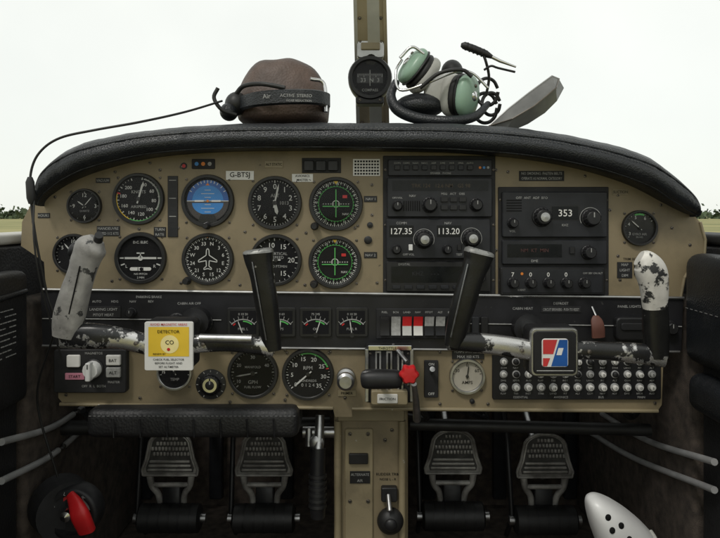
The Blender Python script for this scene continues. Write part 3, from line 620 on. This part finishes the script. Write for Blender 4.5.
# ================================================================= RUDDER PEDALS
def pedal(cx,cy):
    y=.27; o=O('rudder_pedal',y)
    def outline(sc):
        out=[]
        for i in range(13):
            a=math.pi+math.pi*i/12; out.append((cx+21*sc*math.cos(a),cy-10+13*sc*math.sin(a)))
        return out+[(cx+24*sc,cy+4*sc),(cx+28*sc,cy+15*sc),(cx+27*sc,cy+20*sc),(cx-27*sc,cy+20*sc),(cx-28*sc,cy+15*sc),(cx-24*sc,cy+4*sc)]
    out=outline(1); inn=outline(.95)
    o.prism(out,0,.008,PEDM,inn,.0012)
    o.flat(outline(.86),-.0006,PEDD)
    for i in range(len(out)):
        a,b_=out[i],out[(i+1)%len(out)]; o.tube([o.w(a[0],a[1],-.001),o.w(b_[0],b_[1],-.001)],.0026,PEDM,8)
    # raised tread: bars below, cross-hatch above
    for j in range(3):
        yy=cy+6+j*4.2; hw=20+j*1.1; o.box(cx-hw,yy-1.2,cx+hw,yy+1.2,-.0040,0,PEDM,.8,.4)
    for j in range(4):
        yy=cy-17+j*5.2; hw=[9,14,17,18.5][j]
        n_=int(hw//3.2)
        for i in range(-n_,n_+1):
            x=cx+i*3.4+(1.6 if j%2 else 0)
            o.box(x-1.25,yy-1.7,x+1.25,yy+1.7,-.0034,0,PEDM,.6,.4)
    for sg in (-1,1):
        o.tube([o.w(cx+sg*21,cy+20,.004),o.w(cx+sg*19,cy+32,.006),o.w(cx+sg*13,cy+42,.01),o.w(cx+sg*11,cy+62,.02)],[.007,.006,.006,.006],PEDM,10,4)
    o.tube([o.w(cx-20,cy+31,.006),o.w(cx+20,cy+31,.006)],.0045,PEDM,10); o.box(cx-9,cy+33,cx+9,cy+58,.008,.03,BLK,2,1)
    o.tube([o.w(cx-31,cy+63,-.0),o.w(cx-29,cy+63,0),o.w(cx+29,cy+63,0),o.w(cx+31,cy+63,-.0)],[.020,.026,.026,.020],RUB,22)
    o.tube([o.w(cx-36,cy+63,0),o.w(cx+36,cy+63,0)],.009,SIL,12)
    for i in range(5): o.tube([o.w(cx-20+i*10,cy+63,0),o.w(cx-18+i*10,cy+63,0)],.0268,BLK,22)
    o.tube([o.w(cx,cy+22,.012),o.w(cx,cy-40,.2)],.008,SIL,10)
    o.tube([o.w(cx-33,cy+90,.05),o.w(cx-33,cy+63,0),o.w(cx-34,cy-10,.03),o.w(cx-34,cy-50,.08)],.005,BLK,10)
    o.done(45)
for cx,cy in ((170,455),(264,455),(453,453),(545,457)): pedal(cx,cy)

# ================================================================= CABIN SHELL
w=O('cabin_floor'); w.box3((-.56,-1.1,-.62),(.56,.56,-.58),CARPET); w.done()
w=O('firewall'); w.box3((-.56,.52,-.58),(.56,.55,.15),CARPET)
for i in range(7): w.box3((-.5+i*.16,.50,-.56),(-.47+i*.16,.518,.1),GREYF,.004)
w.done()
for sg in (-1,1):
    w=O('cabin_side_wall')
    w.box3((min(sg*.53,sg*.57),-1.1,-.58),(max(sg*.53,sg*.57),.515,.035),VINYL,.006)
    w.box3((min(sg*.49,sg*.529),-.02,-.579),(max(sg*.49,sg*.529),.50,-.045),CARPET,.01)
    w.box3((min(sg*.497,sg*.529),-.9,-.40),(max(sg*.497,sg*.529),-.025,-.03),VINYL,.014,4)
    w.box3((min(sg*.528,sg*.60),-1.1,.036),(max(sg*.528,sg*.60),.5,.052),HEAD if sg<0 else BLKM,.005)
    xw=sg*.486
    lines=[((90,402),(0,442)),((90,421),(0,481))] if sg<0 else [((578,424),(716,490)),((603,414),(716,462))]
    for a,b in lines:
        A=WX(a[0],a[1],xw);Bq=WX(b[0],b[1],xw); A.x=sg*.484;Bq.x=sg*.484; mid=(A+Bq)/2+Vector((0,0,-.012))
        w.tube([A,mid,Bq],.0050,ALUP,10,8)
    w.done(50)
d=O('door_pad'); d.box3((.478,-.45,-.135),(.53,-.008,.025),LEATH,.02,5)
for i in range(30): d.tube([(.4775,-.42+i*.0135,-.055),(.4775,-.414+i*.0135,-.055)],.0007,TH,5)
d.box3((.472,-.4,-.20),(.525,-.03,-.145),LEATH,.018,5); d.done(60)
d=O('map_pocket'); d.box3((-.528,-.45,-.19),(-.488,-.015,.0),VINYL,.012,4); d.tube([(-.486,-.43,-.03),(-.484,-.2,-.034),(-.486,-.03,-.03)],.004,LEATH,8,5)
for i in range(9):
    L_=.05+.03*((i*7)%5)/5
    for j in range(6):
        if (i*5+j*3)%7: d.box3((-.488,-.055-L_*(j+.8)/6,-.052-.008*i),(-.4874,-.055-L_*j/6,-.0505-.008*i),WHTD)
d.done(60)
d=O('door_pillar')
for sg in (-1,1): d.box3((sg*.60-.02,-1.1,.05),(sg*.60+.02,-1.03,.56),HEAD,.01)
d.done()
d=O('windshield_header'); d.box3((-.64,-.10,.56),(.64,.02,.60),HEAD,.01)
for sg in (-1,1): d.box3((sg*.60-.02,-1.1,.56),(sg*.60+.02,-.105,.60),HEAD,.01)
d.done()

# ================================================================= WINDSHIELD POST + COMPASS
d=O('windshield_centre_post')
a1,a2=W(373,135,.36),W(368,-75,.0)
def bar(o,x1,x2,off,th,mat,b=0):
    v=[]
    for q in (a1,a2):
        sc=(1+q.y)*S
        for dx in (x1,x2):
            for dy in (off,off+th): v.append(q+Vector((dx*sc,dy,0)))
    o.add(v,[(0,1,3,2),(4,6,7,5),(0,2,6,4),(1,5,7,3),(0,4,5,1),(2,3,7,6)],mat)
TAN=M('tan_post_paint',(.62,.53,.38),.5,var=.12,scale=12)
PW=M('pale_post_paint',(.75,.74,.70),.45,var=.08)
bar(d,-16,16,0,.012,TAN); bar(d,-3,9,-.010,.010,PW); bar(d,-16.5,-13,-.004,.004,PW); bar(d,13,16.5,-.004,.004,TAN)
for i in range(9):
    q=a1.lerp(a2,.08+i*.11); k=(1+q.y)*S
    for sg in (-1,1): d.ell(q+Vector((sg*10.5*k,-.001,0)),(.003,.003,.003),SCREW,n=10,m=6)
d.done()
d=O('magnetic_compass',.17); cx,cy=370,78
d.tube([W(371,60,.17),W(373,50,.29)],.010,BLK,14); d.box(357,40,384,58,.0,.035,TRIM,3,1); d.box(361,43,380,50,-.004,.002,BEIGE2,1,.6)
d.lathe(cx,cy,[(16,.06),(21,.045),(22.0,.02),(22.0,-.004),(21,-.008),(18,-.008),(17,-.004),(17,.004)],BLK,40)
d.disc(cx,cy,17.5,.003,DIAL,32)
d.rect(cx-13,cy-5,cx+13,cy+5,.0015,BEZ)
for i in range(-6,7): d.rect(cx+i*2-.25,cy-4,cx+i*2+.25,cy-(1 if i%3==0 else 2.5),.0005,WHTD)
d.text('33  N  3',cx,cy+2,4,.0005,WHTD); d.rect(cx-.3,cy-8,cx+.3,cy+8,-.0005,WHTD); d.text('COMPASS',cx,cy+12,2.6,.0005,WHTD)
d.disc(cx,cy,17.2,-.003,GLASS,32); d.box(cx-14,cy+19,cx+14,cy+26,-.004,.03,BLK,2,.8)
for sg in (-1,1): d.screw(cx+sg*10,cy+22.5,1.5,-.0045)
d.done()

# ================================================================= CAP + HEADSETS
d=O('leather_cap',.10)
c=W(284,119,.10)
def capf(p_):
    if p_.z<0: p_.z*=.15
    p_.x*=1+.03*math.sin(p_.z*60); p_.z*=1+.015*math.sin(p_.x*130)+.01*math.sin(p_.y*90); p_.y*=1+.03*math.sin(p_.z*90); return p_
d.ell(c,(.073,.075,.095),CAPL,n=48,m=30,pw=.70,fn=capf)
d.done(70)
d=O('aviation_headset',.05)
pts=[W(322,106,.06),W(326,100,.03),W(312,97,-.002),W(285,97,-.008),W(258,99,-.002),W(243,103,.03),W(236,108,.05)]
def band(o,pts,h,th,mat,sm=6):
    P=catmull(pts,sm); V=[];F=[]
    for i,q in enumerate(P):
        tt=(P[min(i+1,len(P)-1)]-P[max(i-1,0)]); tt.z=0; tt.normalize(); nn=Vector((tt.y,-tt.x,0))
        for dn,dz in ((0,-h),(th,-h*.8),(th,h*.8),(0,h)): V.append(q+nn*dn*1+Vector((0,0,dz)))
    for i in range(len(P)-1):
        for k in range(4): F.append((4*i+k,4*i+(k+1)%4,4*i+4+(k+1)%4,4*i+4+k))
    F.append((0,1,2,3)); n_=4*len(P); F.append((n_-1,n_-2,n_-3,n_-4)); o.add(V,F,mat)
band(d,pts,.0115,-.006,LEATH)
d.y0=.0; d.text('ACTIVE  STEREO',297,97.5,3.0,-.0165,WHTD,rot=1); d.text('Air',268,98,4.2,-.0155,WHTD,rot=-4); d.text('NOISE REDUCTION',300,102.5,2,-.0165,WHTD,rot=1)
d.tube([W(326,112,.02),W(324,84,.03),W(310,79,.02)],.003,CHR,10,5)
d.ell(W(236,104,.04),(.017,.02,.019),RUB,(0,20,0)); d.ell(W(229,112,.03),(.014,.018,.014),LEATH); d.tube([W(218,88,.0),W(214,98,0),W(222,110,.0),W(236,115,.01)],.003,RUB,10,5)
d.tube([W(236,94,.03),W(244,86,.02),W(262,84,.0),W(285,88,-.004)],.0035,RUB,10,5)
d.tube([W(222,101,.0),W(185,112,-.06),W(140,122,-.11),W(95,130,-.12),W(60,138,-.12),W(40,152,-.12),W(31,172,-.12),W(31,200,-.12),W(36,240,-.12),W(46,290,-.11),W(54,330,-.10),(-.46,-.05,-.18),(-.44,-.03,-.30)],.0017,RUB,8,8)
d.tube([W(30,177,-.121),W(30,182,-.121),W(31,198,-.121),W(31,204,-.121)],[.003,.0055,.0055,.003],RUB,12)
d.tube([W(34,200,-.12),W(34,240,-.13),W(42,290,-.12),W(62,360,-.09)],.0013,RUB,8,6)
d.done(60)
d=O('aviation_headset',.08)
def cup(c,rot,mat,s=1):
    Rm=Euler([R(a) for a in rot]).to_matrix()
    d.ell(c,(.013*s,.026*s,.031*s),mat,rot,30,18,.85)
    d.ell(c+Rm@Vector((-.006*s,0,0)),(.004,.0272*s,.0322*s),BLK,rot,30,14,.85)
    d.ell(c+Rm@Vector((-.014*s,0,0)),(.010*s,.026*s,.031*s),RUB,rot,24,14,.9)
    d.ell(c+Rm@Vector((-.024*s,0,0)),(.013*s,.0265*s,.032*s),CUSH,rot,24,14,.8)
    d.ell(c+Rm@Vector((.0125*s,0,0)),(.003,.008,.008),CHR,rot,14,8)
    d.ell(c+Rm@Vector((.0125*s,.0,.016)),(.002,.003,.003),SCREW,rot,10,6)
cup(W(467,96,.05),(0,8,-38),PGRN,1.08)
cup(W(413,66,.07),(0,-35,200),PGRN,1.05)
d.ell(W(440,92,.07),(.026,.02,.032),CUSH,(0,10,0),24,14,.85)
d.ell(W(452,72,.10),(.018,.02,.020),RUB)
d.tube([W(396,82,.06),W(391,96,.05),W(398,110,.04),W(420,119,.03),W(450,121,.02),W(474,117,.03),W(488,104,.05)],[.006,.0075,.009,.009,.008,.007,.005],LEATH,12,6,flat=1.3)
d.ell(W(420,106,.07),(.04,.03,.02),LEATH)
d.tube([W(402,60,.06),W(396,72,.05),W(400,90,.04),W(425,84,.03),W(455,72,.03),W(472,73,.03),W(488,88,.03)],.0022,CHR,8,6)
d.tube([W(400,58,.05),W(412,47,.05),W(424,54,.05)],.0025,CHR,8,5)
d.tube([W(420,88,.03),W(440,73,.02),W(462,70,.02),W(472,77,.02)],.003,RUB,10,5)
for k,(r0,cx,cy) in enumerate([(11,487,92),(9,491,104),(12,485,108)]):
    pts=[W(cx+r0*math.cos(a*.6),cy+r0*1.25*math.sin(a*.6),.04+.004*a) for a in range(0,11)]
    d.tube(pts,.0028,RUB,8,4)
d.tube([W(486,96,.04),W(489,78,.03),W(486,62,.02),W(482,52,.02)],.0022,RUB,8,5)
d.tube([W(461,45,.02),W(464,45.5,.02),W(474,49,.02),W(486,54,.02),W(492,57,.02)],[.003,.0058,.006,.0055,.003],RUB,14)
d.tube([W(492,57,.02),W(500,61,.02),W(516,67,.02)],[.0028,.0026,.0015],CHR,10)
for i in range(5): d.tube([W(466+i*4,46.2+i*1.6,.02),W(467.5+i*4,46.8+i*1.6,.02)],.0066,BLK,12)
d.tube([W(484,70,.02),W(491,66,.015),W(498,68,.015),W(515,72,.02)],.0018,RUB,8,4)
d.done(60)
d=O('grey_folded_sheet')  # grey folded plastic sheet lying beside the headset
A=[(489,126,.02),(508,109,.02),(530,92,.03),(552,76,.04),(559,79,.045),(564,88,.05),(557,101,.04),(545,113,.03),(528,124,.015),(505,134,.0)]
# folded sheet: ridge line from tip to base
Rg=[(489,126,.02),(512,119,.0),(534,106,.005),(556,88,.02),(559,79,.045)]
up_=A[0:5]
V=[W(*q) for q in up_]+[W(*q) for q in Rg]; F=[(i,i+1,5+i+1,5+i) for i in range(4)]
d.add(V,F,GREYP)
lo_=[(489,126,.02),(505,134,.015),(528,124,.025),(545,113,.035),(557,101,.045),(564,88,.05),(559,79,.045)]
V=[W(*q) for q in Rg]+[W(*q) for q in lo_]
d.add(V,[(0,1,6),(1,2,7,6),(2,3,8,7),(3,9,8),(3,4,10,9)],GREYP)
d.tube([W(*q)-Vector((0,.001,0)) for q in Rg],.0011,SCREW,6); d.tube([W(*q) for q in up_],.0014,ALUP,6); d.done(20)

# ================================================================= LOWER CORNERS
d=O('fuel_selector',-.02)
c=W(74,512,-.02)
d.tube([c+Vector((-.035,.03,0)),c+Vector((-.01,.0,0))],[.045,.043],BLKM,28)
d.lathe(74,512,[(26,.02),(26,-.008),(24,-.011),(20,-.011),(19,-.002),(.01,-.001)],BLK,40)
for a_,t_ in ((-60,'OFF'),(-15,'L'),(35,'R')): d.text(t_,74+22*math.sin(R(a_)),512-22*math.cos(R(a_)),3.4,-.0115,WHTD,rot=-a_)
d.arc(74,512,15,18,20,80,-.0035,CARD); d.arc(74,512,15,18,-60,-10,-.0035,REDP)
d.tube([W(70,494,-.045),W(75,503,-.052),W(80,515,-.058),W(87,531,-.05)],[.006,.010,.013,.012],RED,16,5,flat=.6,sq=.7)
d.lathe(74,508,[(6,0),(5,-.03),(.01,-.032)],CHR,20); d.done(50)
d=O('white_shoe',-.02)
def shf(p_):
    q=p_.copy(); t=(q.z+.1)/.2
    q.x*=1-.45*max(0,min(1,t))**2; q.x-=.025*(t**2); return q
SC=W(634,547,-.02); SR=(.046,.04,.108); SRM=Euler([R(12),R(-26),0]).to_matrix()
d.ell(SC,SR,WPL,(12,-26,0),36,28,.85,fn=shf)
def sp(x): return math.copysign(abs(x)**.85,x)
for ph,an in ((24,(-106,-82)),(38,(-100,-74)),(52,(-88,))):
    for a_ in an:
        p_=Vector((sp(math.cos(R(ph)))*sp(math.cos(R(a_)))*SR[0],sp(math.cos(R(ph)))*sp(math.sin(R(a_)))*SR[1],sp(math.sin(R(ph)))*SR[2]))
        d.ell(SRM@shf(p_)+SC,(.0042,.0022,.0048),DARK,(0,0,0),12,8)
st=[]
for i in range(15):
    ph=R(4+2*math.sin(i*.5)); a_=R(-170+i*12); p_=Vector((sp(math.cos(ph))*sp(math.cos(a_))*SR[0]*1.01,sp(math.cos(ph))*sp(math.sin(a_))*SR[1]*1.01,sp(math.sin(ph))*SR[2])); st.append(SRM@shf(p_)+SC)
d.tube(st,.003,CUSH,8,3); d.done(70)
d=O('seat_rail')
for sg in (-1,1): d.box3((sg*.30-.015,-.9,-.579),(sg*.30+.015,.1,-.56),SIL,.003)
d.done()

# ================================================================= OUTSIDE
GR=bpy.data.materials.new('airfield_grass'); GR.use_nodes=True
nt=GR.node_tree;N=nt.nodes;L=nt.links;bs=N['Principled BSDF'];bs.inputs['Roughness'].default_value=.95
tcn=N.new('ShaderNodeTexCoord'); n1=N.new('ShaderNodeTexNoise'); n1.inputs['Scale'].default_value=.05; n1.inputs['Detail'].default_value=10
L.new(tcn.outputs['Object'],n1.inputs['Vector']); rp=N.new('ShaderNodeValToRGB'); rp.color_ramp.elements[0].position=.35; rp.color_ramp.elements[1].position=.65
rp.color_ramp.elements[0].color=(.14,.15,.045,1); rp.color_ramp.elements[1].color=(.30,.27,.11,1); L.new(n1.outputs['Fac'],rp.inputs['Fac']); L.new(rp.outputs['Color'],bs.inputs['Base Color'])
me=bpy.data.meshes.new('ground'); me.from_pydata([(-3000,-3000,-1.5),(3000,-3000,-1.5),(3000,4000,-1.5),(-3000,4000,-1.5)],[],[(0,1,2,3)]); me.materials.append(GR)
scene.collection.objects.link(bpy.data.objects.new('ground',me))
FOL=M('foliage',(.065,.09,.045),.9,var=.5,scale=.4)
tr=O('distant_trees')
V=[];F=[]
for i in range(420):
    a=R(-80+160*random.random()); rr=random.uniform(290,330); hx,hy=rr*math.sin(a),rr*math.cos(a); hh=random.uniform(2,5)
    for j in range(45):
        c_=Vector((hx+random.gauss(0,2.6),hy+random.gauss(0,2),-1.5+abs(random.gauss(.45,.3))*hh)); sz=random.uniform(.5,1.2)
        u_=Vector((random.gauss(0,1),random.gauss(0,1),random.gauss(0,1))).normalized(); v_=u_.orthogonal().normalized(); w_=u_.cross(v_)
        k=len(V); V+= [c_+v_*sz,c_+w_*sz,c_-v_*sz,c_-w_*sz]; F.append((k,k+1,k+2,k+3))
tr.add(V,F,FOL); tr.done(merge=False)
wg=O('aircraft_wing')
for sg in (-1,1):
    pr=[(-.9,-.55),(-.3,-.42),(.25,-.45),(.5,-.55),(.25,-.66),(-.3,-.68)]
    v=[(sg*.65,y_-.35,z_-.2) for y_,z_ in pr]+[(sg*4.8,y_-.35,z_+.02) for y_,z_ in pr]; n=6
    wg.add(v,[tuple(range(6)),tuple(range(6,12))]+[(i,(i+1)%6,(i+1)%6+6,i+6) for i in range(6)],WPL)
wg.done()

# ================================================================= WORLD, SUN, CAMERA
wd=bpy.data.worlds.new('World'); scene.world=wd; wd.use_nodes=True
nt=wd.node_tree;N=nt.nodes;L=nt.links;bg=N['Background'];out=N['World Output']
sky=N.new('ShaderNodeTexSky'); sky.sky_type='NISHITA'; sky.sun_disc=False; sky.sun_elevation=R(50); sky.sun_rotation=R(205)
L.new(sky.outputs[0],bg.inputs['Color']); bg.inputs['Strength'].default_value=.1
b2=N.new('ShaderNodeBackground'); b2.inputs['Strength'].default_value=1.25
tcn=N.new('ShaderNodeTexCoord'); nz=N.new('ShaderNodeTexNoise'); nz.inputs['Scale'].default_value=1.6; nz.inputs['Detail'].default_value=5
L.new(tcn.outputs['Generated'],nz.inputs['Vector']); cr=N.new('ShaderNodeValToRGB'); cr.color_ramp.elements[0].position=.3; cr.color_ramp.elements[1].position=.7
cr.color_ramp.elements[0].color=(.72,.745,.70,1); cr.color_ramp.elements[1].color=(.88,.895,.84,1); L.new(nz.outputs['Fac'],cr.inputs['Fac']); L.new(cr.outputs['Color'],b2.inputs['Color'])
mx=N.new('ShaderNodeMixShader'); mx.inputs[0].default_value=.9; L.new(bg.outputs[0],mx.inputs[1]); L.new(b2.outputs[0],mx.inputs[2]); L.new(mx.outputs[0],out.inputs['Surface'])
sd=bpy.data.lights.new('sun','SUN'); sd.energy=1.3; sd.angle=R(11); sd.color=(1,.96,.9)
so=bpy.data.objects.new('sun',sd); scene.collection.objects.link(so); so.rotation_euler=Vector((.42,.75,-1.05)).to_track_quat('-Z','Y').to_euler()
cd=bpy.data.cameras.new('camera'); cam=bpy.data.objects.new('camera',cd); scene.collection.objects.link(cam)
cam.location=(0,-1,ZC); cam.rotation_euler=(R(90),0,0); cd.lens=33.333; cd.sensor_width=36; cd.shift_y=-.075; cd.clip_start=.02; cd.clip_end=9000
scene.camera=cam
scene.view_settings.view_transform='Standard'; scene.view_settings.look='None'; scene.view_settings.exposure=0
